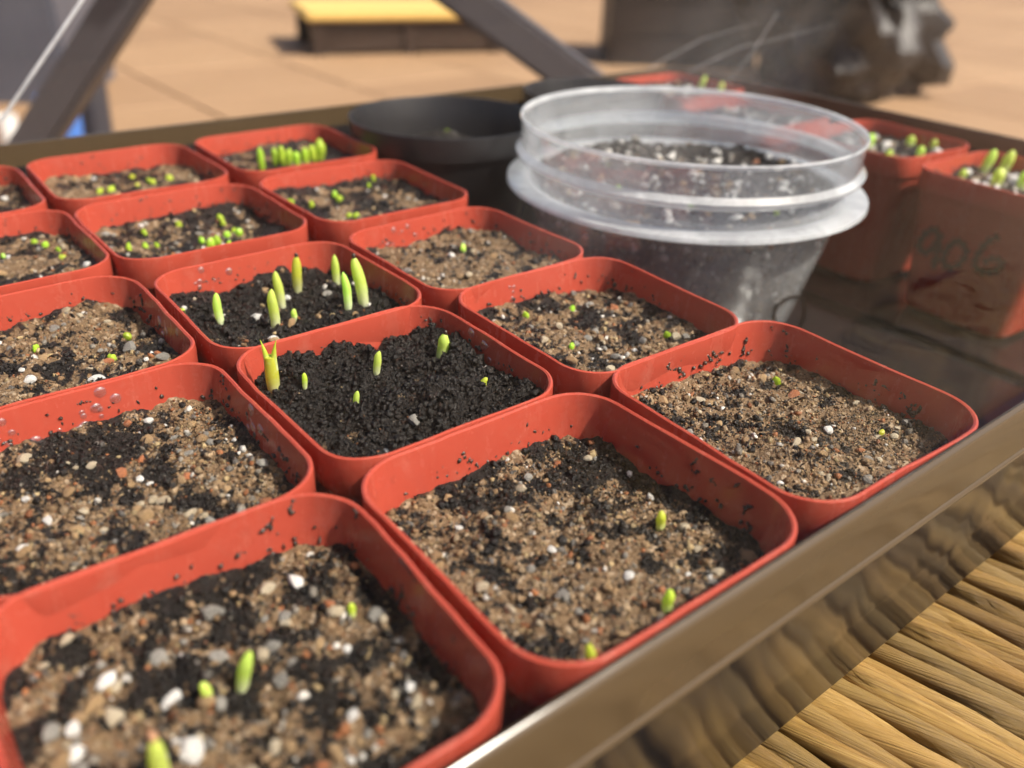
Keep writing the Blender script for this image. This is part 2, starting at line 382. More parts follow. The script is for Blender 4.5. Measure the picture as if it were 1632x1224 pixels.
SM = [strand_mesh(k) for k in range(12)]
cx, cyy = (X0+X1)/2, (Y0+Y1)/2
off = -8.6; ns = 0
while off < 8.6:
    off += random.uniform(0.092, 0.112)
    base = np.array([cx, cyy])+SN*off
    # clip to the seat rectangle
    t0, t1 = -1e9, 1e9
    for ax, lo, hi in ((0, X0, X1), (1, Y0, Y1)):
        q0, q1 = sorted(((lo-base[ax])/SD[ax], (hi-base[ax])/SD[ax])); t0 = max(t0, q0); t1 = min(t1, q1)
    if t1-t0 < 0.6: continue
    mid = base+SD*(t0+t1)/2
    ang = math.atan2(SD[1], SD[0])+random.gauss(0, 0.010)
    z = SEAT_Z-0.0036+random.uniform(-0.0008, 0.0006)
    dataobj('strand', random.choice(SM), bench, (mid[0]*PU, mid[1]*PU, z), (random.uniform(-0.25, 0.25), 0, ang), ((t1-t0)*PU, random.uniform(0.85, 1.15), 1)); ns += 1

# ------------------------------------------------------------------ seedling tray
TX0, TX1, TY0, TY1 = -2.6, 7.32, 0.0, 5.40
tcx, tcy = (TX0+TX1)/2, (TY0+TY1)/2; thx, thy = (TX1-TX0)/2, (TY1-TY0)/2
TRZ = 0.012
def trloop(offs, z): return [(p[0]*PU, p[1]*PU, p[2]*PU) for p in rrect(thx+offs, thy+offs, 0.36+offs, z, tcx, tcy, 8, 40)]
tray = empty('seedling_tray', (0, 0, ZR), 'shallow glossy black plastic tray with a smoky brown rim holding all the pots', 'tray')
prof_body = [(-0.10, -1.03), (-0.02, -0.14), (0.0, -0.09), (0.010, -0.14), (0.004, -0.22), (-0.02, -0.62), (-0.034, -0.66), (-0.060, -1.02), (-0.11, -1.085), (-0.16, -1.09)]
V, F = loft([trloop(a, b) for a, b in prof_body]); meshobj('tray_wall', V, F, TRAY, tray)
V, F = loft([trloop(-0.16, -1.09), trloop(-0.16, -1.03), trloop(-0.10, -1.03)], True, False)
n = len(trloop(0, 0)); F.append(tuple(range(n, 2*n))); meshobj('tray_floor', V, F, TRAY, tray, smooth=False)
prof_rim = [(-0.014, -0.135), (-0.006, -0.05), (0.000, TRZ+0.004), (0.012, TRZ+0.010), (0.022, TRZ+0.004), (0.028, TRZ-0.008), (0.034, -0.11), (0.040, -0.188), (0.048, -0.196), (0.050, -0.206), (0.044, -0.214), (0.028, -0.210), (0.020, -0.10), (0.006, -0.10)]
V, F = loft([trloop(a, b) for a, b in prof_rim]); meshobj('tray_rim', V, F, TRAYRIM, tray)
for k in range(9):
    x = TX0+0.6+k*1.09
    boxm('floor_rib', (-0.06*PU, (TY0+0.3)*PU, -1.029*PU), (0.06*PU, (TY1-0.3)*PU, -0.985*PU), TRAY, tray, 0.0006, (x*PU, 0, 0))

# ------------------------------------------------------------------ clear dome over the tray
dome = empty('clear_dome_lid', (0, 0, ZR), 'transparent plastic dome lid standing on the rim of the black tray', 'dome lid')
prof = [(0.020, 0.036), (-0.012, 0.040), (-0.030, 0.075), (-0.034, 0.40), (-0.052, 1.7), (-0.20, 2.75), (-0.26, 2.98), (-0.40, 3.12), (-0.7, 3.18)]
inner = [(a-0.016, b-(0.0 if i < 5 else 0.012)) for i, (a, b) in enumerate(prof)]
inner[0] = (0.018, 0.025); inner[1] = (-0.024, 0.026); inner[2] = (-0.046, 0.065)
loops = [trloop(a, b) for a, b in prof]; V, F = loft(loops, False, True); n = len(loops[0])
V2, F2 = loft([trloop(a, b) for a, b in inner], False, True)
o0 = len(V); V += V2; F += [tuple(o0+i for i in reversed(f)) for f in F2]
for i in range(n): F.append((i, o0+i, o0+(i+1) % n, (i+1) % n))
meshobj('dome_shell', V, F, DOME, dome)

def unpy(u, v, y):
    dd = ray(u, v); return CAM_C+dd*(y-CAM_C[1])/dd[1]
a_ = unpy(2, 192, 5.385); b_ = unpy(130, 2, 5.300); d_ = b_-a_; b2 = a_+d_*1.5; b2[1] = 5.27
def tube(path, radii, n=10):
    loops = []
    for i, p in enumerate(path):
        a = Vector(path[max(i-1, 0)]); b = Vector(path[min(i+1, len(path)-1)]); d_ = (b-a).normalized()
        X = d_.orthogonal().normalized() if abs(d_.z) < 0.2 else Vector((1, 0, 0)); X = (X-d_*X.dot(d_)).normalized(); Y = d_.cross(X)
        loops.append([tuple(Vector(p)+(X*math.cos(2*math.pi*k/n)+Y*math.sin(2*math.pi*k/n))*radii[i]) for k in range(n)])
    return loft(loops, True, True)
V, F = tube([a_*PU, b_*PU, b2*PU], [0.014*PU]*3, 8); meshobj('moulded_rib', V, F, CUPRIM, dome)
for pts in (((975, 165), (1040, 105), (1120, 62), (1210, 35)), ((1040, 168), (1090, 118), (1180, 75), (1330, 40)), ((1150, 140), (1195, 90), (1240, 20))):
    q = [unpx(u, v, 7.27) for u, v in pts]
    V, F = tube([p_*PU for p_ in q], [PU*r_ for r_ in (0.001, 0.004, 0.004, 0.001)[:len(q)]], 6); meshobj('crease_glint', V, F, CUPRIM, dome)  # pale tubes stand in for the light streaks along the lid's wrinkles

# ------------------------------------------------------------------ red square pots
HH = 0.488      # outer half width of the rim
def sq(h, rr, z): return [(p[0]*PU, p[1]*PU, p[2]*PU) for p in rrect(h, h, rr, z, 0, 0, 9, 8)]
prof_rim = [(0.470, 0.165, -0.150), (HH-0.004, 0.175, -0.150), (HH, 0.178, -0.140), (HH+0.001, 0.18, -0.02), (HH-0.001, 0.178, -0.003), (HH-0.008, 0.172, 0.0), (HH-0.015, 0.167, -0.004), (HH-0.017, 0.165, -0.015), (0.4535, 0.152, -0.150)]
V, F = loft([sq(*p) for p in prof_rim]); POT_RIM = meshobj('rim', V, F, POT).data
prof_in = [(0.4535, 0.152, -0.150), (0.356, 0.12, -1.0)]
prof_out = [(0.470, 0.165, -0.150), (0.462, 0.163, -0.165), (0.385, 0.135, -0.985), (0.370, 0.125, -1.0), (0.345, 0.12, -1.005)]
V, F = loft([sq(*p) for p in prof_out], False, True)
Vi, Fi = loft([sq(*p) for p in prof_in], False, True); o0 = len(V)
V += Vi; F += [tuple(o0+i for i in reversed(f)) for f in Fi]
POT_BODY = meshobj('pot_wall', V, F, POT).data
for o in list(col.objects):
    if o.type == 'MESH' and o.data in (POT_RIM, POT_BODY): bpy.data.objects.remove(o)
def warped(me, k):
    m2 = me.copy(); n_ = len(m2.vertices); c = np.zeros(n_*3); m2.vertices.foreach_get('co', c); c = c.reshape(-1, 3)/PU
    for i in range(n_):
        x, y, z = c[i]; a = 0.35+0.65*max(0, 1+z)
        c[i, 0] += a*0.010*noise.noise((y*2.2, z*0.8, k*9.1))*(1 if x > 0 else -1)+a*0.004*noise.noise((y*9, z*2, k*3.3))
        c[i, 1] += a*0.010*noise.noise((x*2.2+5, z*0.8, k*7.7))*(1 if y > 0 else -1)+a*0.004*noise.noise((x*9, z*2, k*5.3))
        if z > -0.03: c[i, 2] += 0.004*noise.noise((x*5, y*5, k*4.1))
    m2.vertices.foreach_set('co', (c*PU).ravel()); m2.update(); return m2
POT_VAR = [(warped(POT_RIM, k), warped(POT_BODY, k)) for k in range(6)]
def inner_half(z): return 0.4535-(0.4535-0.356)*((-0.150-z)/0.85) if z < -0.15 else 0.4535+(HH-0.017-0.4535)*((z+0.15)/0.13)

def soft(x, a, b):
    t = max(0, min(1, (x-a)/(b-a))); return t*t*(3-2*t)
class SoilField:
    def __init__(s, seed, z0, sand, lump=1.0, tilt=(0, 0)):
        s.seed, s.z0, s.sandf, s.lump, s.tilt = seed*13.7, z0, sand, lump, tilt
    def sand(s, x, y):
        a = noise.fractal((x*9.0+s.seed, y*9.0, s.seed*0.3), 0.6, 2.1, 5)
        b = noise.noise((x*2.0-s.seed, y*2.0, 4.0))
        e = max(abs(x), abs(y))
        return soft(a*0.75+b*0.30+(s.sandf-0.57)*1.3-0.22*soft(e, 0.36, 0.47), -0.38, 0.38)
    def z(s, x, y):
        h = s.z0+s.tilt[0]*x+s.tilt[1]*y
        h += 0.035*noise.fractal((x*3+s.seed, y*3, 1.0), 1, 2, 2)*s.lump
        h += 0.017*noise.fractal((x*14, y*14+s.seed, 2.0), 0.7, 2, 4)*s.lump
        if s.lump > 1.2: h += 0.030*(noise.turbulence((x*9, y*9+s.seed, 7.0), 3, True)-0.5)
        e = max(abs(x), abs(y))
        return h+0.022*soft(e, 0.36, 0.46)
def in_rs(x, y, h, rr):
    ax, ay = abs(x), abs(y)
    if ax > h or ay > h: return False
    if ax > h-rr and ay > h-rr: return math.hypot(ax-h+rr, ay-h+rr) < rr
    return True
def soil_mesh(fd, half, N, rr=0.15, round_=False):
    V = []; F = []; S = []
    for j in range(N+1):
        for i in range(N+1):
            x = (2*i/N-1)*half; y = (2*j/N-1)*half
            if round_:
                m = max(abs(x), abs(y)); L = math.hypot(x, y)
                if L > 0: x, y = x*m/L, y*m/L
            else:
                ax, ay = abs(x), abs(y); k = half-rr
                if ax > k and ay > k:
                    dx, dy = ax-k, ay-k; L = math.hypot(dx, dy); m = max(dx, dy)
                    dx, dy = dx*m/L, dy*m/L; x = math.copysign(k+dx, x); y = math.copysign(k+dy, y)
            V.append((x*PU, y*PU, fd.z(x, y)*PU)); S.append(fd.sand(x, y))
    for j in range(N):
        for i in range(N):
            a = j*(N+1)+i; F.append((a, a+1, a+N+2, a+N+1))
    me = bpy.data.meshes.new('soil'); me.from_pydata(V, [], F); me.update()
    at = me.attributes.new('sand', 'FLOAT', 'POINT'); at.data.foreach_set('value', S)
    me.polygons.foreach_set('use_smooth', [True]*len(me.polygons)); me.materials.append(SOIL); return me
def ico(sub):
    bm = bmesh.new(); bmesh.ops.create_icosphere(bm, subdivisions=sub, radius=1)
    V = np.array([v.co[:] for v in bm.verts]); F = np.array([[v.index for v in f.verts] for f in bm.faces]); bm.free(); return V, F
ICO1 = ico(1); ICO2 = ico(2)
OCT = (np.array([[1, 0, 0], [-1, 0, 0], [0, 1, 0], [0, -1, 0], [0, 0, 1], [0, 0, -1.]]), np.array([[0, 2, 4], [2, 1, 4], [1, 3, 4], [3, 0, 4], [2, 0, 5], [1, 2, 5], [3, 1, 5], [0, 3, 5]]))
def rand_rot(n):
    q = rng.normal(size=(n, 4)); q /= np.linalg.norm(q, axis=1, keepdims=True); w_, x, y, z = q.T
    return np.stack([np.stack([1-2*(y*y+z*z), 2*(x*y-z*w_), 2*(x*z+y*w_)], -1), np.stack([2*(x*y+z*w_), 1-2*(x*x+z*z), 2*(y*z-x*w_)], -1), np.stack([2*(x*z-y*w_), 2*(y*z+x*w_), 1-2*(x*x+y*y)], -1)], 1)
def joined(name, shape, P, R, tint, mat, parent, flat=0.35, jit=0.16):
    """many small stones as one mesh; P centres (n,3) and R radii (n,) in units"""
    Vb, Fb = shape; n = len(P)
    if n == 0: return None
    A = rand_rot(n); sc_ = np.stack([np.ones(n), 1-flat*rng.random(n), 1-flat*1.3*rng.random(n)], 1)
    v = Vb[None]*(1+jit*rng.normal(size=(n, len(Vb), 1)))
    v = v*sc_[:, None, :]; v = np.einsum('nij,nkj->nki', A, v)*R[:, None, None]+P[:, None, :]
    v = (v*PU).reshape(-1, 3); F_ = (Fb[None]+np.arange(n)[:, None, None]*len(Vb)).reshape(-1, 3)
    me = bpy.data.meshes.new(name); me.vertices.add(len(v)); me.vertices.foreach_set('co', v.ravel())
    me.loops.add(F_.size); me.loops.foreach_set('vertex_index', F_.ravel())
    me.polygons.add(len(F_)); me.polygons.foreach_set('loop_start', np.arange(0, F_.size, 3)); me.polygons.foreach_set('loop_total', np.full(len(F_), 3))
    me.update(calc_edges=True)
    if tint is not None:
        c = np.concatenate([np.repeat(tint, len(Vb), 0), np.ones((n*len(Vb), 1))], 1)
        at = me.attributes.new('tint', 'FLOAT_COLOR', 'POINT'); at.data.foreach_set('color', c.ravel().astype(np.float32))
    me.materials.append(mat)
    o = bpy.data.objects.new(name, me); link(o, parent); o['kind'] = 'stuff'; return o
PAL = np.array([[0.26, 0.17, 0.09], [0.17, 0.105, 0.055], [0.36, 0.265, 0.165], [0.22, 0.20, 0.17], [0.30, 0.12, 0.05], [0.13, 0.12, 0.11], [0.42, 0.32, 0.17], [0.20, 0.125, 0.065], [0.28, 0.19, 0.11], [0.66, 0.64, 0.60]])
def scatter(fd, n, half, rr, want='any', round_=False):
    o = []
    while len(o) < n:
        x, y = rng.uniform(-half, half, 2)
        if round_:
            if math.hypot(x, y) > half: continue
        elif not in_rs(x, y, half, rr): continue
        s = fd.sand(x, y)
        if want == 'sand' and rng.random() > 0.12+s: continue
        if want == 'dark' and rng.random() > 1.08-s: continue
        o.append((x, y))
    return o
PEB = []
for k in range(6):
    V, F = ICO2; A = np.array([1.0, 0.72+0.05*k % 0.2, 0.55+0.06*(k % 3)])
    cuts = [Vector(rng.normal(size=3)).normalized() for _ in range(9)]
    v = []
    for p in V:
        q = Vector(p)*(1+0.20*noise.noise(Vector(p)*1.3+Vector((k*3.1, 0, 0))))
        for cn in cuts:                       # chip flat faces off the ball
            dq = q.dot(cn)-0.64
            if dq > 0: q -= cn*dq*0.85
        v.append(Vector((q.x*A[0], q.y*A[1], q.z*A[2])))
    row = []
    for m in STONES:
        me = bpy.data.meshes.new('pebble'); me.from_pydata([(q*PU)[:] for q in v], [], F.tolist()); me.update()
        me.polygons.foreach_set('use_smooth', [True]*len(me.polygons)); me.set_sharp_from_angle(angle=math.radians(24)); me.materials.append(m); row.append(me)
    PEB.append(row)
def drop_mesh():
    loops = [circ(1.0*math.cos(a), 0.36*math.sin(a), 14) for a in (0, 0.35, 0.75, 1.15)]
    V, F = loft(loops, False, True); me = bpy.data.meshes.new('water_droplet'); me.from_pydata([(x*PU, y*PU, z*PU) for x, y, z in V], [], F); me.update()
    me.polygons.foreach_set('use_smooth', [True]*len(me.polygons)); me.materials.append(WATER); return me
DROP = drop_mesh()
def fill_soil(parent, fd, half, rr, N, npeb, nmed, nfine, perl=0.12, dark=0.15, peb_r=(0.016, 0.036), round_=False, clods=0):
    so = dataobj('soil', soil_mesh(fd, half+0.006, N, rr, round_), parent)
    hs = half-0.012
    # middling grit and crumbs, joined
    P = []; R = []; T = []
    for want, n_, dk in (('sand', int(nmed*(1-dark)*0.75), False), ('dark', int(nmed*(dark+0.45))+clods, True)):
        for x, y in scatter(fd, n_, hs, rr, want, round_):
            r_ = (0.006+0.012*rng.random()**2.2) if not dk else (0.0045+0.013*rng.random()**2.5 if rng.random() > 0.012*bool(clods) else rng.uniform(0.016, 0.030))
            P.append((x, y, fd.z(x, y)+r_*(0.15 if not dk else 0.3))); R.append(r_)
            if dk: T.append(np.array([0.0055, 0.0045, 0.004])*rng.uniform(0.4, 2.6))
            else:
                u = rng.random(); T.append((PAL[-1] if u < perl*0.6 else PAL[rng.integers(0, len(PAL)-1)])*rng.uniform(0.55, 1.15))
    if P: joined('grit', ICO1, np.array(P), np.array(R), np.array(T), GRIT, so, 0.45, 0.22)
    if N >= 70:
        V_ = []; F_ = []
        for x, y in scatter(fd, 90 if not round_ else 30, hs-0.03, rr, 'any', round_):
            a = rng.uniform(0, 6.28); L_ = rng.uniform(0.02, 0.07); bend = rng.normal()*0.6; pts = []
            for i in range(5):
                q = (i/4-0.5)*L_; px, py = x+math.cos(a+bend*q/L_)*q, y+math.sin(a+bend*q/L_)*q
                pts.append((px*PU, py*PU, (fd.z(px, py)+0.006+0.008*math.sin(i*1.3))*PU))
            v_, f_ = tube(pts, [PU*rng.uniform(0.0012, 0.003)]*5, 4); b_ = len(V_); V_ += v_; F_ += [tuple(b_+i for i in f) for f in f_]
        fb = meshobj('fibres', V_, F_, DIRT, so); fb['kind'] = 'stuff'
    P = []; R = []; T = []
    for x, y in scatter(fd, nfine, hs, rr, 'any', round_):
        s = fd.sand(x, y); r_ = 0.0028+0.0040*rng.random(); P.append((x, y, fd.z(x, y)+r_*0.4)); R.append(r_)
        if rng.random() < (0.02 if clods else 0.08)+0.8*s: T.append(PAL[rng.integers(0, len(PAL)-1)]*rng.uniform(0.5, 1.2))
        else: T.append(np.array([0.007, 0.0056, 0.0048])*rng.uniform(0.4, 2.6))
    if P: joined('sand_grains', OCT, np.array(P), np.array(R), np.array(T), GRIT, so)
    pw = [0.04+perl, 0.30, 0.26, 0.22, 0.05, 0.0]; pw = np.array(pw)/sum(pw)
    for x, y in scatter(fd, npeb, hs-0.015, rr, 'sand' if clods == 0 else 'any', round_):
        r_ = rng.uniform(0, 1)**1.8*(peb_r[1]-peb_r[0])+peb_r[0]
        dataobj('pebble', PEB[rng.integers(0, 6)][rng.choice(6, p=pw)], so, (x*PU, y*PU, (fd.z(x, y)+r_*0.22)*PU),
                (rng.uniform(-0.5, 0.5), rng.uniform(-0.5, 0.5), rng.uniform(0, 6.28)), (r_*rng.uniform(0.8, 1.2), r_*rng.uniform(0.8, 1.2), r_))
    return so
def wall_point(side, s, z):
    """a point on the inner wall: side 0 = +y wall, 1 = +x wall, 2 = corner between them; returns point, normal"""
    h = inner_half(z); rr = 0.155; k = h-rr
    if side == 0: return np.array([s*k, h, z]), np.array([0, -1.0, 0])
    if side == 1: return np.array([h, s*k, z]), np.array([-1.0, 0, 0])
    a = (s+1)/2*math.pi/2; return np.array([k+rr*math.cos(a), k+rr*math.sin(a), z]), np.array([-math.cos(a), -math.sin(a), 0])
def dirt_on_wall(parent, fd, n, big=0):
    P = []; R = []
    for q in range(n+big):
        side = rng.choice([0, 0, 1, 1, 2]); s = rng.uniform(-0.95, 0.95)
        low = fd.z0+0.03; z = low+(rng.random()**1.5)*(-0.02-low)
        m = rng.integers(2, 7) if q < n else rng.integers(9, 18)
        a = rng.uniform(0, 6.28); rad = rng.uniform(0.005, 0.013)
        for _ in range(m):
            p, nn = wall_point(side, max(-1, min(1, s)), max(low-0.04, min(-0.012, z)))
            P.append(p-nn*rad*0.25); R.append(rad*rng.uniform(0.6, 1.2))
            a += rng.normal()*0.7; s += math.cos(a)*rad*1.1/0.3; z += math.sin(a)*rad*1.1
    # crumbs sticking along the soil line
    for q in range(46):
        side = rng.choice([0, 0, 1, 1, 2]); s = rng.uniform(-1, 1)
        p, nn = wall_point(side, s, fd.z0+0.025+abs(rng.normal())*0.028); rad = rng.uniform(0.004, 0.012)
        P.append(p+nn*rad*0.1); R.append(rad)
    joined('dirt_specks', ICO1, np.array(P), np.array(R), None, DIRT, parent, 0.55, 0.2)
def drops_on_wall(parent, clusters):
    for side, s0, z0, n, spread in clusters:
        for _ in range(n):
            p, nn = wall_point(side, max(-1, min(1, s0+rng.normal()*spread)), min(-0.03, z0+rng.normal()*0.035))
            rad = 0.009+0.016*rng.random()**1.7
            dataobj('water_droplet', DROP, parent, tuple(p*PU), Vector(nn).to_track_quat('Z', 'Y').to_euler(), (rad,)*3)

POTS = {}
def red_pot(key, cx_, cy_, label, z0=-0.26, sand=0.6, near=1.0, rz=0.0, npeb=20, nmed=500, nfine=1400, perl=0.12, dark=0.15,
            lump=1.0, clods=0, dirt=8, big=0, drops=(), tilt=(0, 0), dz=0.0, group='red square seedling pots', peb_r=(0.016, 0.034), sc_=1.0):
    e = empty('plant_pot', W((cx_, cy_, dz)), label, 'plant pot', group, rz); e.scale = (sc_,)*3
    vr = POT_VAR[len(POTS) % 6] if key != 'D' else (POT_RIM, POT_BODY); dataobj('rim', vr[0], e); dataobj('pot_wall', vr[1], e)
    fd = SoilField(len(POTS)+1, z0, sand, lump, tilt)
    so = fill_soil(e, fd, inner_half(z0), 0.15, int(110*near) if near >= 0.5 else 44, npeb, nmed, nfine, perl, dark, peb_r, clods=clods)
    dirt_on_wall(e, fd, dirt, big)
    drops_on_wall(e, drops)
    POTS[key] = (e, fd, cx_, cy_, rz, dz, sc_)
    return e
# centre x, centre y (units) and fillings: three columns of five
red_pot((0, 0), 0.475, 0.545, 'red pot of coarse pebbly soil with a long dirt smear, cornering the black soil pot', -0.175, 0.58, 1, -0.035, 110, 1200, 5200, 0.09, 0.25, big=4, dirt=12, peb_r=(0.013, 0.037), sc_=1.00)
red_pot((1, 0), 1.495, 0.522, 'red pot of sandy mixed soil between pebbly pot and pot with two round seedlings', -0.175, 0.60, 1, 0.000, 70, 1000, 5200, 0.07, 0.3, big=2, dirt=12, peb_r=(0.011, 0.029), sc_=1.03)
red_pot((2, 0), 2.535, 0.528, 'red pot of tan sandy grit holding two tiny round seedlings against the clear wall', -0.165, 0.72, 1, -0.030, 60, 900, 5000, 0.09, 0.2, big=4, dirt=16, peb_r=(0.011, 0.030), sc_=1.03)
red_pot((0, 1), 0.49, 1.50, 'red pot of brown grit without sprouts, water beads inside its wall', -0.155, 0.64, 1, 0.0, 80, 1000, 5000, 0.07, 0.25, dirt=8, peb_r=(0.012, 0.032), drops=((0, 0.15, -0.10, 12, 0.18), (0, -0.75, -0.10, 12, 0.14), (1, 0.1, -0.09, 9, 0.2)))
red_pot((1, 1), 1.475, 1.490, 'red pot brimming with wet black soil and six pale sprouts', -0.115, 0.02, 1, 0.000, 4, 900, 5000, 0.04, 1.0, lump=2.3, clods=3200, big=1, dirt=10, drops=((1, 0.0, -0.05, 4, 0.3),), sc_=0.95)
red_pot((2, 1), 2.480, 1.480, 'red pot of light brown sand holding four lime round seedlings', -0.155, 0.66, 0.9, -0.020, 40, 700, 2200, 0.16, 0.2, dirt=12, big=1, drops=((0, -0.35, -0.09, 4, 0.12),), sc_=0.97)
red_pot((0, 2), 0.50, 2.48, 'red pot of sandy soil with three scattered oval green seedlings', -0.145, 0.62, 0.8, 0.0, 45, 700, 2000, 0.14, 0.2, dirt=8, drops=((1, -0.2, -0.08, 8, 0.25),))
red_pot((1, 2), 1.490, 2.390, 'red pot of dark soil with a clump of tall curved green sprouts', -0.145, 0.18, 0.8, 0.000, 16, 600, 1800, 0.25, 0.8, lump=1.4, clods=1200, dirt=8, drops=((0, -0.6, -0.09, 9, 0.16),), sc_=0.96)
red_pot((2, 2), 2.460, 2.410, 'red pot of pale sand holding a single oval green seedling', -0.135, 0.74, 0.7, 0.020, 18, 450, 1400, 0.16, 0.15, dirt=12, drops=((0, -0.3, -0.1, 6, 0.2),), sc_=0.95)
red_pot((0, 3), 0.50, 3.55, 'red pot of grey gritty soil with five small green seedlings', -0.135, 0.6, 0.5, 0.0, 14, 350, 900, 0.16, 0.2, dirt=6)
red_pot((1, 3), 1.485, 3.51, 'red pot of white flecked soil crowded with lime seedlings, clustered in two patches', -0.145, 0.52, 0.5, 0.0, 16, 400, 1000, 0.3, 0.25, dirt=8)
red_pot((2, 3), 2.50, 3.49, 'red pot half black soil and half pale sand with round seedlings', -0.135, 0.45, 0.5, 0.0, 12, 350, 900, 0.25, 0.35, dirt=8, tilt=(0, 0.03))
red_pot((0, 4), 0.47, 4.56, 'red pot of bare gritty soil in the row along the tray wall', -0.145, 0.6, 0.4, 0.0, 6, 200, 500, dirt=4)
red_pot((1, 4), 1.49, 4.56, 'red pot of tan sand with tiny yellowish seedlings in a row', -0.145, 0.66, 0.4, 0.0, 6, 220, 500, dirt=6)
red_pot((2, 4), 2.53, 4.58, 'red pot with a dense row of plump lime seedlings beside a round black pot', -0.145, 0.4, 0.4, 0.0, 6, 220, 500, 0.2, 0.3, dirt=6)
# the short column at the end of the tray
G2 = 'red square seedling pots'
red_pot('A', 6.66, 4.80, 'red pot with white perlite at the tray corner, behind the clear cup', -0.10, 0.3, 0.4, 0.0, 46, 240, 400, 1.6, 0.4, dirt=2, peb_r=(0.02, 0.05))
red_pot('B', 6.36, 3.66, 'red pot of pale perlite soil seen through the clear cup rim', -0.10, 0.35, 0.4, 0.0, 46, 240, 400, 1.6, 0.3, dirt=2, peb_r=(0.02, 0.05))
red_pot('C', 6.50, 2.55, 'tall red pot with perlite and short green shoots beside the numbered pot', -0.12, 0.25, 0.4, -0.06, 46, 240, 400, 1.6, 0.5, dirt=2, peb_r=(0.02, 0.05))
red_pot('D', 6.36, 1.46, 'red pot with the number 906 handwritten on its side', -0.12, 0.4, 0.4, -0.05, 46, 240, 400, 1.6, 0.3, dirt=2, peb_r=(0.02, 0.05))

# handwriting on the numbered pot
def ribbon(name, strokes, toworld, width, parent, mat, thick=0.0004):
    V = []; F = []
    inv = parent.matrix_world.inverted() if parent else Matrix()
    for st in strokes:
        pts = []
        for i in range(len(st)-1):     # Catmull-Rom
            p0 = np.array(st[max(i-1, 0)], float); p1 = np.array(st[i], float); p2 = np.array(st[i+1], float); p3 = np.array(st[min(i+2, len(st)-1)], float)
            for q in range(6):
                t = q/6; pts.append(0.5*((2*p1)+(-p0+p2)*t+(2*p0-5*p1+4*p2-p3)*t*t+(-p0+3*p1-3*p2+p3)*t**3))
        pts.append(np.array(st[-1], float))
        b = len(V)
        for i, p in enumerate(pts):
            a = pts[max(i-1, 0)]; c = pts[min(i+1, len(pts)-1)]; d_ = (c-a)/(np.linalg.norm(c-a)+1e-9); nn = np.array([-d_[1], d_[0]])*width/2*(0.85+0.3*math.sin(i*1.7))
            for s in (-1, 1):
                w0, nrm = toworld(p+nn*s); V.append(inv @ (w0+nrm*thick)); V.append(inv @ (w0-nrm*thick*0.3))
        for i in range(len(pts)-1):
            k = b+i*4
            F += [(k, k+2, k+6, k+4), (k+1, k+5, k+7, k+3), (k, k+4, k+5, k+1), (k+2, k+3, k+7, k+6)]
        k = b+(len(pts)-1)*4; F += [(b, b+1, b+3, b+2), (k, k+2, k+3, k+1)]
    return meshobj(name, V, F, mat, parent, smooth=False)
bpy.context.view_layer.update()
eD = POTS['D'][0]
def on_face(p):
    """photo pixel on the tapered side of the numbered pot"""
    Mi = eD.matrix_world.inverted()
    o = Mi @ W(CAM_C); dd = ray(*p); tip = Mi @ W(CAM_C+dd); dv = tip-o
    # side plane x = -(0.462 at z -0.165 ... 0.385 at z -0.985)
    k = (0.462-0.385)/0.82; nn = Vector((-1, 0, -k)).normalized(); p0 = Vector((-0.462, 0, -0.165))*PU
    t = (p0-o).dot(nn)/dv.dot(nn); w0 = eD.matrix_world @ (o+dv*t)
    return w0, (eD.matrix_world.to_3x3() @ nn).normalized()
S906 = [[(1496, 366), (1482, 368), (1468, 382), (1466, 396), (1478, 402), (1492, 390), (1498, 372), (1496, 395), (1488, 428)],
        [(1524, 384), (1510, 396), (1504, 414), (1512, 426), (1530, 420), (1540, 402), (1532, 386), (1520, 384)],
        [(1592, 376), (1574, 386), (1560, 404), (1554, 420), (1560, 430), (1576, 433), (1592, 428), (1597, 418), (1584, 412), (1568, 418)]]
ribbon('handwritten_number', S906, on_face, 12, eD, INK)

# ------------------------------------------------------------------ seedlings
def tube(path, radii, n=10):
    loops = []
    for i, p in enumerate(path):
        a = Vector(path[max(i-1, 0)]); b = Vector(path[min(i+1, len(path)-1)]); d_ = (b-a).normalized()
        X = d_.orthogonal().normalized() if abs(d_.z) < 0.2 else Vector((1, 0, 0)); X = (X-d_*X.dot(d_)).normalized(); Y = d_.cross(X)
        loops.append([tuple(Vector(p)+(X*math.cos(2*math.pi*k/n)+Y*math.sin(2*math.pi*k/n))*radii[i]) for k in range(n)])
    return loft(loops, True, True)
def sprout_mesh(h, r, lean, curve, tipk=0.10):
    """pointed curved sprout: h height, r radius (units); lean/curve are sideways offsets at the tip"""
    path = []; rad = []
    for i in range(15):
        t = i/14; path.append((lean[0]*t+curve[0]*t*t, lean[1]*t+curve[1]*t*t, -0.12*h+1.12*h*t))
        rad.append(r*(0.82+0.16*math.sin(math.pi*t))*(1 if t < 0.62 else max(tipk, math.sqrt(max(0, 1-((t-0.62)/0.38)**2.2)))))
    return tube(path, rad)
def put(pot, name, u, v, z_extra=0.0):
    e, fd, cx_, cy_, rz, dz, k_ = POTS[pot]
    p = unp(u, v, fd.z0*k_+dz)
    for _ in range(4):
        dx, dy = (p[0]-cx_)/k_, (p[1]-cy_)/k_; lx = dx*math.cos(-rz)-dy*math.sin(-rz); ly = dx*math.sin(-rz)+dy*math.cos(-rz)
        k = inner_half(fd.z0)-0.03; lx = max(-k, min(k, lx)); ly = max(-k, min(k, ly)); zz = fd.z(lx, ly)*k_
        p = unp(u, v, zz+dz)
    dx, dy = (lx*math.cos(rz)-ly*math.sin(rz))*k_, (lx*math.sin(rz)+ly*math.cos(rz))*k_
    return np.array([cx_+dx, cy_+dy, zz+dz+z_extra])
RIGHT = CAM_R[0]
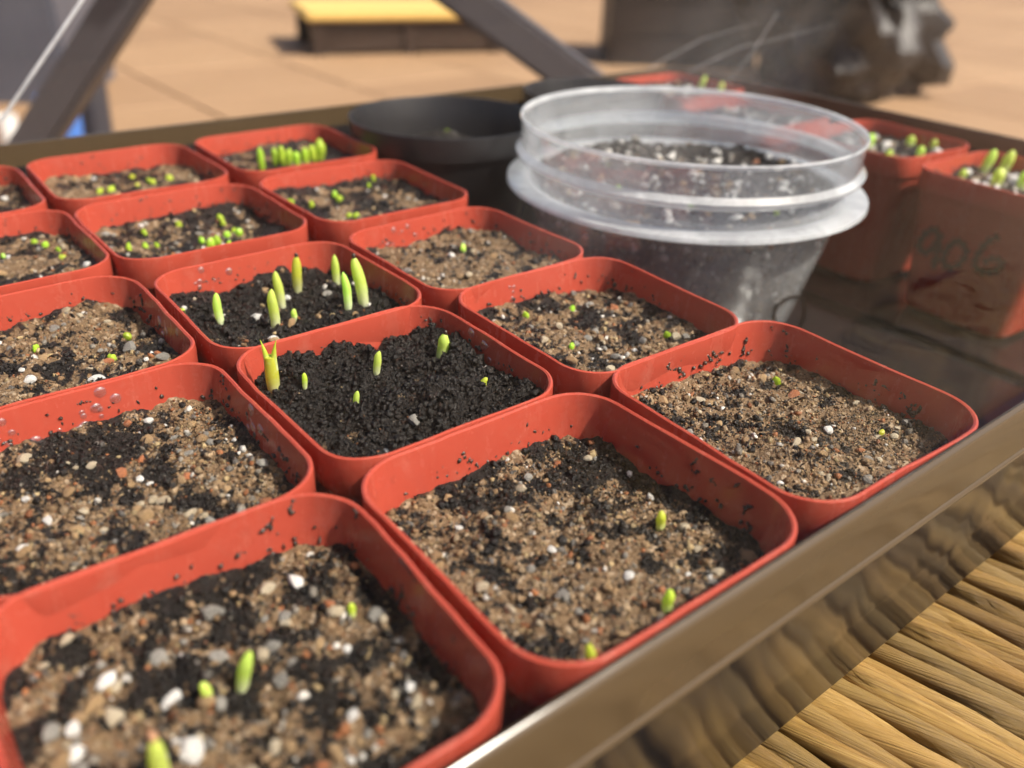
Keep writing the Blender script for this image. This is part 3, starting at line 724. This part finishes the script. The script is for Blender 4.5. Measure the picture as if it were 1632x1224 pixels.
def sprout(pot, base, tip, wpx, label, group, mat=None, fork=False, husk=None, curve=0.0):
    p = put(pot, 'sprout', *base); dp = depth(p); k = dp/CAM_F
    h = max(0.03, (base[1]-tip[1])*k/0.86); r_ = 0.84*wpx*k/2; side = (tip[0]-base[0])*k
    ln = (RIGHT[0]*side, RIGHT[1]*side); cv = (RIGHT[0]*curve*r_, RIGHT[1]*curve*r_)
    if not fork:
        V, F = sprout_mesh(h, r_, (ln[0]-cv[0], ln[1]-cv[1]), cv)
        fa = random.uniform(0, 3.14); V = [Vector(q)*1.0+Vector((math.cos(fa), math.sin(fa), 0))*(r_*0.28*noise.noise((q[2]/h*2.5+base[0], base[1], 0.5)))+Vector(q).normalized()*(r_*0.10*noise.noise(Vector(q)/r_*1.1)) for q in V]
        o = meshobj('seedling', [Vector(q)*PU for q in V], F, mat or LEAF, None, True, W(p)); tag(o, label, 'seedling', group)
    else:
        V, F = tube([(0, 0, h*t) for t in np.linspace(-0.12, 0.72, 9)], [r_*(0.8+0.25*math.sin(3*t)) for t in np.linspace(0, 1, 9)])
        e = empty('seedling', W(p), label, 'seedling', group)
        meshobj('stem', [Vector(q)*PU for q in V], F, mat or LEAFY, e)
        for s in (-1, 1):
            path = [(RIGHT[0]*s*r_*(0.42+0.75*t*t), RIGHT[1]*s*r_*(0.42+0.75*t*t), h*(0.45+0.60*t)) for t in np.linspace(0, 1, 9)]
            V, F = tube(path, [r_*0.62*max(0.06, 1-t**1.5) for t in np.linspace(0, 1, 9)])
            meshobj('seed_leaf', [Vector(q)*PU for q in V], F, mat or LEAFY, e)
        return
    if husk:
        o2 = husk_obj(husk, (ln[0], ln[1], h*1.0), r_, o)
def husk_obj(kind, pos, r_, parent):
    V, F = ICO2; A = np.array([0.36, 0.36, 0.55])*r_*(1.0 if kind == 'dark' else 1.4)
    return meshobj('seed_husk', [Vector((v*A+np.array(pos))*PU) for v in V], F.tolist(), HUSK if kind == 'dark' else HUSKB, parent)
def ballseed(pot, c, wpx, label, group, tall=1.0, mat=None):
    p = put(pot, 'ball', c[0], c[1]+wpx*0.3*tall); dp = depth(p); r_ = 0.92*wpx*dp/CAM_F/2
    V, F = ICO2; yaw = random.uniform(0, 3.14); fl_ = random.uniform(0.5, 0.9)
    A = np.array([1.0, fl_, 1.0*tall])*r_; vv = []
    for v in V:
        q = v*A*(1+0.28*noise.noise(Vector(v)*1.5+Vector((c[0], c[1], 0))))
        cl = 1-0.22*math.exp(-(v[0]/0.18)**2)*max(0, v[2])       # a shallow cleft across the top
        q = q*np.array([1, 1, cl]); q[2] += r_*tall*0.22
        vv.append(Vector((q[0]*math.cos(yaw)-q[1]*math.sin(yaw), q[0]*math.sin(yaw)+q[1]*math.cos(yaw), q[2]))*PU)
    o = meshobj('seedling', vv, F.tolist(), mat or BALL, None, True, W(p)); tag(o, label, 'seedling', group)

g = 'sprouts in the wet black soil'
sprout((1, 1), (437, 627), (432, 553), 25, 'largest pale sprout with forked tips in the wet black soil', g, fork=True)
sprout((1, 1), (487, 624), (487, 602), 11, 'stubby pale sprout beside the forked one in black soil', g, LEAFY)
sprout((1, 1), (567, 638), (571, 613), 12, 'slim pale sprout leaning in the middle of the black soil', g, LEAF, curve=1)
sprout((1, 1), (601, 594), (606, 560), 15, 'bent pale sprout with a whitish tip in the black soil', g, LEAF, curve=1)
sprout((1, 1), (701, 570), (710, 528), 23, 'green sprout with a dark seed husk on its tip in black soil', g, LEAF, husk='dark')
sprout((1, 1), (773, 620), (776, 602), 14, 'short yellow hooked sprout in the black soil', g, LEAFY, curve=3)
g = 'tall sprouts in the dark soil pot'; L = 'tall green sprout in the clump growing from dark soil'
for b, t_, w_, hk in (((352, 511), (351, 466), 17, None), ((439, 520), (440, 464), 20, None), ((449, 488), (444, 438), 18, None), ((538, 464), (537, 418), 15, None), ((556, 491), (550, 438), 16, None)):
    sprout((1, 2), b, t_, w_, L, g, LEAF, curve=random.uniform(-0.8, 0.8))
sprout((1, 2), (474, 463), (477, 412), 19, 'green sprout tipped with a husk, near the pot wall in dark soil', g, LEAFY, husk='dark')
sprout((1, 2), (581, 484), (568, 416), 23, 'thickest curved green sprout in the dark soil clump, husk on tip', g, LEAF, husk='dark', curve=-1)
sprout((1, 2), (470, 514), (470, 497), 12, 'tiny green point just emerging among the tall sprouts', g, LEAF)
ballseed((1, 2), (290, 493), 12, 'pale bead-like seedling at the edge of the dark soil clump', g)
g = 'shoots in the pebbly pot'
sprout((0, 0), (384, 1098), (408, 1026), 26, 'slender pointed green shoot leaning over coarse pebbles', g, LEAF, curve=1)
sprout((0, 0), (334, 1116), (329, 1082), 22, 'short plump shoot next to the pointed shoot among pebbles', g, LEAF)
sprout((0, 0), (265, 1262), (265, 1150), 36, 'thick shoot with a brown husk on its tip among pebbles', g, LEAF, husk='brown')
sprout((0, 0), (562, 982), (561, 958), 16, 'small pale shoot beside an orange pebble in coarse soil', g, LEAFY)
g = 'seedlings in the sandy mixed pot'
sprout((1, 0), (1053, 842), (1050, 812), 19, 'blunt pale seedling nearest the pot of two round seedlings', g, LEAFY)
sprout((1, 0), (1061, 972), (1064, 935), 22, 'yellowish oval seedling near the clear wall in mixed soil', g, LEAFY)
sprout((1, 0), (944, 1070), (934, 1018), 22, 'long pale seedling close to the rim in mixed soil', g, LEAFY, curve=-1)
g = 'round seedlings in sandy grit'
ballseed((2, 0), (1237, 604), 17, 'round lime seedling beside white perlite in tan grit', g, 1.15)
ballseed((2, 0), (1407, 679), 14, 'small yellow seedling in tan grit behind the hazy clear wall', g, 1.0, LEAFY)
g = 'round seedlings in light brown sand'; L = 'round lime seedling in the light brown sand pot'
for c in ((838, 500), (912, 488), (911, 549), (1063, 533)): ballseed((2, 1), c, 14, L, g, 1.1)
g = 'seedlings in the pale sand'
ballseed((2, 2), (738, 392), 15, 'single oval green seedling standing in pale sand', g, 1.7, LEAF)
g = 'seedlings in half black soil'; L = 'round lime seedling in the half black half sandy pot'
for c in ((463, 318), (497, 323), (533, 297), (590, 279), (588, 294), (557, 341), (568, 344), (541, 314)): ballseed((2, 3), c, random.uniform(10, 13), L, g, random.uniform(1.0, 1.5))
g = 'seedlings in the white flecked pot'; L = 'lime seedling in the dense patch on white flecked soil'; L2 = 'lime seedling in the looser patch on white flecked soil'
for c in ((230, 370), (232, 390), (250, 388), (206, 392), (285, 355), (277, 408), (356, 357), (337, 386), (347, 381), (366, 388), (373, 366), (381, 371), (322, 381), (351, 346), (362, 372)): ballseed((1, 3), c, random.uniform(12, 16), L if c[0] > 300 else L2, g, random.uniform(1.1, 1.8))
g = 'seedlings in the grey gritty pot'; L = 'small green seedling in the grey gritty pot'
for c in ((5, 404), (56, 388), (73, 390), (93, 396), (100, 408)): ballseed((0, 3), c, random.uniform(10, 14), L, g, 1.0)
g = 'seedlings in the sandy pot with three'; L = 'oval green seedling in the pot of three'
for c in ((58, 553), (204, 534), (179, 567)): ballseed((0, 2), c, 16, L, g, 1.1)
g = 'yellowish seedlings in tan sand'; L = 'tiny yellowish seedling in the tan sand pot'
for c in ((160, 302), (178, 300), (184, 292), (211, 281), (219, 292), (243, 288), (270, 282), (237, 286)): ballseed((1, 4), c, random.uniform(10, 14), L, g, 1.1, LEAFY)
g = 'plump seedlings in a dense row'; L = 'plump lime seedling in the dense row by the black pot'
for b, t_, w_ in (((418, 270), (417, 240), 13), ((441, 263), (440, 240), 16), ((451, 262), (450, 238), 14), ((462, 261), (461, 240), 15), ((474, 262), (473, 244), 14), ((487, 258), (487, 238), 15), ((499, 256), (499, 234), 15), ((511, 254), (512, 226), 19)):
    sprout((2, 4), b, t_, w_, L, g, BALL)
g = 'shoots in the numbered pot'; L = 'green shoot among perlite in the numbered pot'
for b, t_, w_ in (((1564, 276), (1576, 243), 18), ((1594, 278), (1604, 246), 20), ((1585, 296), (1588, 270), 22), ((1532, 282), (1536, 270), 14), ((1628, 300), (1630, 275), 22)): sprout('D', b, t_, w_, L, g, LEAF)
g = 'shoots in the perlite pot'; L = 'short green shoot among perlite beside the numbered pot'
for b, t_, w_ in (((1383, 236), (1386, 216), 16), ((1414, 252), (1416, 240), 14), ((1452, 228), (1450, 214), 16), ((1466, 248), (1466, 232), 15), ((1494, 238), (1496, 222), 14)): sprout('C', b, t_, w_, L, g, LEAF)
g = 'shoots in the corner pot'; L = 'green shoot in the perlite pot at the tray corner'
for b, t_, w_ in (((1131, 140), (1138, 122), 11), ((1161, 145), (1163, 130), 11)): sprout('A', b, t_, w_, L, g, LEAF)

# ------------------------------------------------------------------ clear cup
CUPX, CUPY, CUPZ = 4.42, 2.72, 0.33
TF = -0.985
cup = empty('clear_cup', W((CUPX, CUPY, TF)), 'round clear plastic tub of dark perlite soil standing among the red pots', 'tub')
H = CUPZ-TF; RB, RT = 0.80, 1.06
def cl(R, z): return [(x*PU, y*PU, z_*PU) for x, y, z_ in circ(R, z, 112)]
zf = H-0.40
o_ = [(RB-0.05, 0.0), (RB, 0.03), (RT-0.045, zf-0.02)]; i_ = [(RT-0.065, zf-0.02), (RB-0.02, 0.06), (RB-0.06, 0.03)]
V, F = loft([cl(*q) for q in o_]); o0 = len(V); V2, F2 = loft([cl(*q) for q in i_]); V += V2; F += [tuple(o0+i for i in f) for f in F2]
F.append(tuple(reversed(range(112)))); F.append(tuple(range(o0+2*112, o0+3*112)))
meshobj('cup_wall', V, F, CUP, cup)
fl_prof = [(RT-0.045, zf-0.02), (RT-0.03, zf-0.005), (RT+0.075, zf-0.015), (RT+0.09, zf-0.005), (RT+0.085, zf+0.015), (RT-0.02, zf+0.03), (RT-0.055, zf+0.02), (RT-0.065, zf-0.02)]
V, F = loft([cl(*q) for q in fl_prof]); meshobj('cup_flange', V, F, CUPRIM, cup)
nk = [(RT-0.022, zf+0.03), (RT-0.018, zf+0.15), (RT+0.03, zf+0.175), (RT+0.035, zf+0.195), (RT+0.0, zf+0.215), (RT+0.008, zf+0.37), (RT+0.016, H-0.012), (RT+0.010, H), (RT-0.004, H-0.004), (RT-0.012, zf+0.37), (RT-0.018, zf+0.21), (RT-0.038, zf+0.15), (RT-0.045, zf+0.02)]
V, F = loft([cl(*q) for q in nk[0:2]+nk[4:6]+nk[9:]]); meshobj('cup_collar', V, F, CUP, cup)
V, F = loft([cl(*q) for q in [(RT-0.020, zf+0.14), (RT+0.03, zf+0.17), (RT+0.036, zf+0.19), (RT+0.002, zf+0.222)]]); meshobj('cup_ridge', V, F, CUPRIM, cup)
V, F = loft([cl(*q) for q in nk[5:10]]); meshobj('cup_lip', V, F, CUPRIM, cup)
fdc = SoilField(31, H-0.42, 0.30, 1.5)
fill_soil(cup, fdc, 0.985, 0.2, 70, 130, 900, 500, 1.4, 0.4, (0.02, 0.055), True, 200)
# the soil mass behind the clear wall, with perlite pressed against it
V, F = loft([cl(RB-0.075, 0.08), cl(RB-0.05, 0.12), cl(RT-0.085, H-0.5), cl(RT-0.10, H-0.47)], True, False)
sm_ = meshobj('soil_side', V, F, SOIL, cup); at = sm_.data.attributes.new('sand', 'FLOAT', 'POINT')
at.data.foreach_set('value', [0.42]*len(sm_.data.vertices))
P = []; R_ = []; T = []
for q in range(1500):
    a = rng.uniform(0, 2*math.pi); z = rng.uniform(0.15, H-0.5); rr_ = 0.006+0.026*rng.random()**3
    Rz = RB-0.05+(RT-0.085-RB+0.05)*(z-0.12)/(H-0.62); P.append((Rz*math.cos(a), Rz*math.sin(a), z)); R_.append(rr_)
    T.append(PAL[-1]*rng.uniform(0.6, 1.1) if rng.random() < 0.45 else PAL[rng.integers(0, len(PAL))]*rng.uniform(0.3, 0.9))
joined('perlite_specks', ICO1, np.array(P), np.array(R_), np.array(T), GRIT, cup)
bpy.context.view_layer.update()
def on_cup(p):
    o = CAM_C-np.array([CUPX, CUPY, TF]); dd = ray(*p)
    # cone R(z)=RB+k z
    k = (RT-0.045-RB)/(zf-0.05); A = dd[0]**2+dd[1]**2-(k*dd[2])**2
    r0 = RB+k*(o[2]-0.03); B = o[0]*dd[0]+o[1]*dd[1]-k*dd[2]*r0; C_ = o[0]**2+o[1]**2-r0**2
    t = (-B-math.sqrt(max(0, B*B-A*C_)))/A; h = o+dd*t
    n_ = Vector((h[0], h[1], -k*math.hypot(h[0], h[1]))).normalized()
    return W(h+np.array([CUPX, CUPY, TF])), n_
ribbon('handwritten_zero', [[(1236, 520), (1233, 500), (1240, 484), (1254, 475), (1268, 472), (1278, 478), (1281, 494), (1278, 512), (1268, 528), (1252, 534), (1240, 528), (1236, 516)]], on_cup, 5, cup, INK)
for u, v, w_ in ((1235, 352, 12), (1100, 330, 10), (985, 300, 10)):
    p = unp(u, v, CUPZ-0.42); r_ = w_*depth(p)/CAM_F/2
    if math.hypot(p[0]-CUPX, p[1]-CUPY) > 0.9: continue
    lz = TF+fdc.z(p[0]-CUPX, p[1]-CUPY)
    o = meshobj('seedling', [Vector(q*np.array([1, 0.85, 1.2])*r_+np.array([0, 0, 0.6*r_]))*PU for q in ICO2[0]], ICO2[1].tolist(), BALL, None, True, W((p[0], p[1], lz)))
    tag(o, 'tiny green seedling on the perlite soil inside the clear tub', 'seedling', 'seedlings in the clear tub')

# ------------------------------------------------------------------ round black pots
def black_pot(cx_, cy_, zr, R, label, tilt=0.0, nseed=0):
    e = empty('round_pot', W((cx_, cy_, TF)), label, 'plant pot', 'round black pots')
    H_ = zr-TF; n = 72
    def q(R_, z): return [(x*PU, y*PU, z_*PU) for x, y, z_ in circ(R_, z, n)]
    V, F = loft([q(R*0.70, 0), q(R*0.74, 0.02), q(R*0.955, H_-0.17)], True); V2, F2 = loft([q(R*0.93, H_-0.17), q(R*0.72, 0.04)], False, True)
    o0 = len(V); V += V2; F += [tuple(o0+i for i in f) for f in F2]; meshobj('pot_wall', V, F, BLACKPOT, e)
    V, F = loft([q(R*0.955, H_-0.17), q(R*0.985, H_-0.165), q(R, H_-0.02), q(R*0.995, H_), q(R*0.98, H_), q(R*0.97, H_-0.02), q(R*0.93, H_-0.17)]); meshobj('rim', V, F, BLACKPOT, e)
    fd = SoilField(40+cx_, H_-0.30, 0.05, 1.3); fill_soil(e, fd, R*0.90, 0.2, 40, 4, 160, 200, 0.1, 0.9, (0.015, 0.028), True, 60)
    return e, fd, H_
bp, fdb, Hb = black_pot(3.72, 4.42, 0.10, 0.70, 'round black pot of dark soil next to the lime seedling row')
black_pot(5.42, 4.66, 0.08, 0.60, 'round black pot tucked behind the clear tub near the tray corner')
p = unp(713, 216, 0.10-0.30); V, F = ICO2
o = meshobj('seedling', [Vector(v*np.array([1, 0.85, 1.1])*0.030+np.array([0, 0, 0.02]))*PU for v in V], F.tolist(), BALL, None, True, W(p))
tag(o, 'lone tiny green seedling in the round black pot', 'seedling')

# ------------------------------------------------------------------ things on the patio behind
GREYP = m_plain('grey_painted_wood', (0.075, 0.068, 0.075), 0.5, nscale=12, var=0.25)
Dl = 15.0
st = empty('frame_stand', W(unpd(400, 300, Dl))*1.0, 'dark grey A-shaped wooden stand on the patio beyond the tray', 'stand')
base_ = unpd(400, 300, Dl); st.location = (base_[0]*PU, base_[1]*PU, 0)
apex = unpd(359, -244, Dl)
def leg(pxa, pxb, wd):
    a = unpd(*pxa, Dl); b = unpd(*pxb, Dl); d_ = (a-b); lo = b+d_*((FLOOR_U-b[2])/d_[2]); hi = b+d_*((apex[2]-b[2])/d_[2])
    A = W(lo)-st.location; B = W(hi)-st.location
    o = bar('leg', A, B, wd, 0.03, GREYP, st, 0.004, Vector((FWD[0], FWD[1], 0)))
    return o
leg((70, 205), (168, 50), 0.030); leg((905, 115), (790, 30), 0.030)
lo_ = W(apex)-st.location
boxm('top_block', (-0.05, -0.03, -0.03), (0.05, 0.03, 0.03), GREYP, st, 0.005, lo_+Vector((0, 0, 0.018)))

# low woven bench in the sun
LB = unp(500, 95, FLOOR_U); RBp = unp(800, 88, FLOOR_U); LBw, RBw = W(LB), W(RBp)
ax = (RBw-LBw); wid = ax.length; ang = math.atan2(ax.y, ax.x)
lb = empty('low_stool', (LBw.x, LBw.y, 0), 'low dark wooden stool with a yellow woven top on the sunny patio', 'stool', None, ang)
hgt = W(unpd(620, 25, (LB-CAM_C) @ FWD)).z
YEL = m_plain('yellow_weave', (0.62, 0.42, 0.13), 0.6, nscale=80, bump=(0.6, 0.004), bscale=90)
for x in (0.0, wid/2-0.025, wid-0.05):
    for y in (0.0, 0.35): boxm('leg', (x, y, 0), (x+0.05, y+0.045, hgt-0.03), DARKWOOD, lb, 0.004)
for y in (0.005, 0.355): boxm('apron', (0.05, y+0.006, hgt*0.12), (wid/2-0.026, y+0.03, hgt-0.03), DARKWOOD, lb, 0.003); boxm('apron', (wid/2+0.026, y+0.006, hgt*0.12), (wid-0.05, y+0.03, hgt-0.03), DARKWOOD, lb, 0.003)
boxm('woven_top', (-0.02, -0.02, hgt-0.03), (wid+0.02, 0.42, hgt), YEL, lb, 0.01)

# dark crate and crumpled sack
def lump(name, c, sx, sy, sz, seed, mat, label, cat):
    bm = bmesh.new(); bmesh.ops.create_icosphere(bm, subdivisions=4, radius=1)
    for v in bm.verts:
        p = v.co.copy(); k = 1+0.38*noise.fractal(p*1.3+Vector((seed, 0, 0)), 1, 2, 2)-0.34*abs(noise.noise(p*2.1+Vector((0, seed, 0))))-0.30*abs(noise.noise(p*4.3+Vector((0, 5, seed))))-0.14*abs(noise.noise(p*8.3+Vector((3, 5, seed))))+0.16
        k += 0.20*math.sin(p.x*9+4*noise.noise(p*2.0))*noise.noise(p*1.7+Vector((9, seed, 0)))
        q = p*k; v.co = Vector((q.x*sx, q.y*sy, max(0, (q.z*0.62+0.42))*sz))
    me = bpy.data.meshes.new(name); bm.to_mesh(me); bm.free(); me.materials.append(mat)
    o = bpy.data.objects.new(name, me); link(o); o.location = c; tag(o, label, cat); return o
SACK = m_plain('glossy_dark_sheet', (0.014, 0.011, 0.011), 0.42, nscale=8, bump=(0.8, 0.02), bscale=22)
pS = W(unp(1325, 150, FLOOR_U)); k = (pS-Vector(cam.location)).length
s1 = lump('crumpled_sack', (pS.x, pS.y, 0), 0.095*k, 0.08*k, 0.17*k, 3.0, SACK, 'crumpled glossy black sack lying on the patio floor', 'sack')
pK = W(unp(1085, 112, FLOOR_U)); k = (pK-Vector(cam.location)).length
BROWN = m_plain('dark_brown_board', (0.024, 0.015, 0.012), 0.55, nscale=10)
cr = empty('dark_crate', (pK.x, pK.y, 0), 'dark brown wooden crate next to the crumpled black sack', 'crate', None, math.atan2(RIGHT[1], RIGHT[0]))
cw = 0.145*k; ch = 0.13*k
for i in range(4):
    boxm('plank', (-cw/2, 0, i*ch/4+0.004), (cw/2, 0.02, (i+1)*ch/4-0.004), BROWN, cr, 0.003)
    boxm('plank', (-cw/2, cw*0.7, i*ch/4+0.004), (cw/2, cw*0.7+0.02, (i+1)*ch/4-0.004), BROWN, cr, 0.003)
for x in (-cw/2-0.02, cw/2):
    boxm('end_board', (x, 0.0, 0), (x+0.02, cw*0.7+0.02, ch), BROWN, cr, 0.003)

# left side: dark box, blue bucket, black planter, white cup
NAVY = m_plain('dark_blue_grey_plastic', (0.075, 0.080, 0.105), 0.4, nscale=12)
BLUE = m_plain('blue_plastic', (0.05, 0.16, 0.50), 0.4); WHITE = m_plain('white_plastic', (0.8, 0.8, 0.8), 0.35)
def vessel(name, px, D, wpx, hpx, mat, label, cat, taper=0.85, n=40):
    """upright round vessel on the floor whose rim is about wpx wide"""
    p = W(unp(px[0], px[1], FLOOR_U)); k = (CAM_R @ (np.array([p.x, p.y, p.z-ZR])/PU-CAM_C))[2]*PU/CAM_F
    R = wpx*k/2; H_ = hpx*k/0.96; e = empty(name, (p.x, p.y, 0), label, cat)
    V, F = loft([circ(R*taper, 0, n), circ(R*0.98, H_*0.97, n), circ(R*0.93, H_*0.97, n), circ(R*taper*0.95, H_*0.04, n)], True, True); meshobj('wall', V, F, mat, e)
    V, F = loft([circ(R*0.97, H_*0.93, n), circ(R*1.04, H_*0.94, n), circ(R*1.04, H_, n), circ(R*0.92, H_, n), circ(R*0.92, H_*0.94, n)]); meshobj('rim', V, F, mat, e)
    return e
vessel('tall_planter', (160, 235, 0), 0, 56, 130, m_plain('charcoal_planter', (0.03, 0.03, 0.04), 0.5), 'tall charcoal planter on the patio beside the blue bucket', 'planter', 0.8)
vessel('blue_bucket', (112, 255, 0), 0, 60, 95, BLUE, 'small blue plastic bucket on the patio behind the tray', 'bucket')
vessel('white_cup', (20, 235, 0), 0, 32, 48, WHITE, 'plain white cup standing on the patio near the blue bucket', 'cup')
pB = W(unp(-60, 170, FLOOR_U)); k = (pB-Vector(cam.location)).length
bx = empty('storage_box', (pB.x, pB.y, 0), 'dark blue grey storage box on the patio behind the white cup', 'box', None, math.atan2(RIGHT[1], RIGHT[0])+0.1)
boxm('box_body', (-0.10*k, 0, 0), (0.10*k, 0.14*k, 0.15*k), NAVY, bx, 0.01); boxm('box_lid', (-0.105*k, -0.005*k, 0.1505*k), (0.105*k, 0.145*k, 0.17*k), NAVY, bx, 0.008)
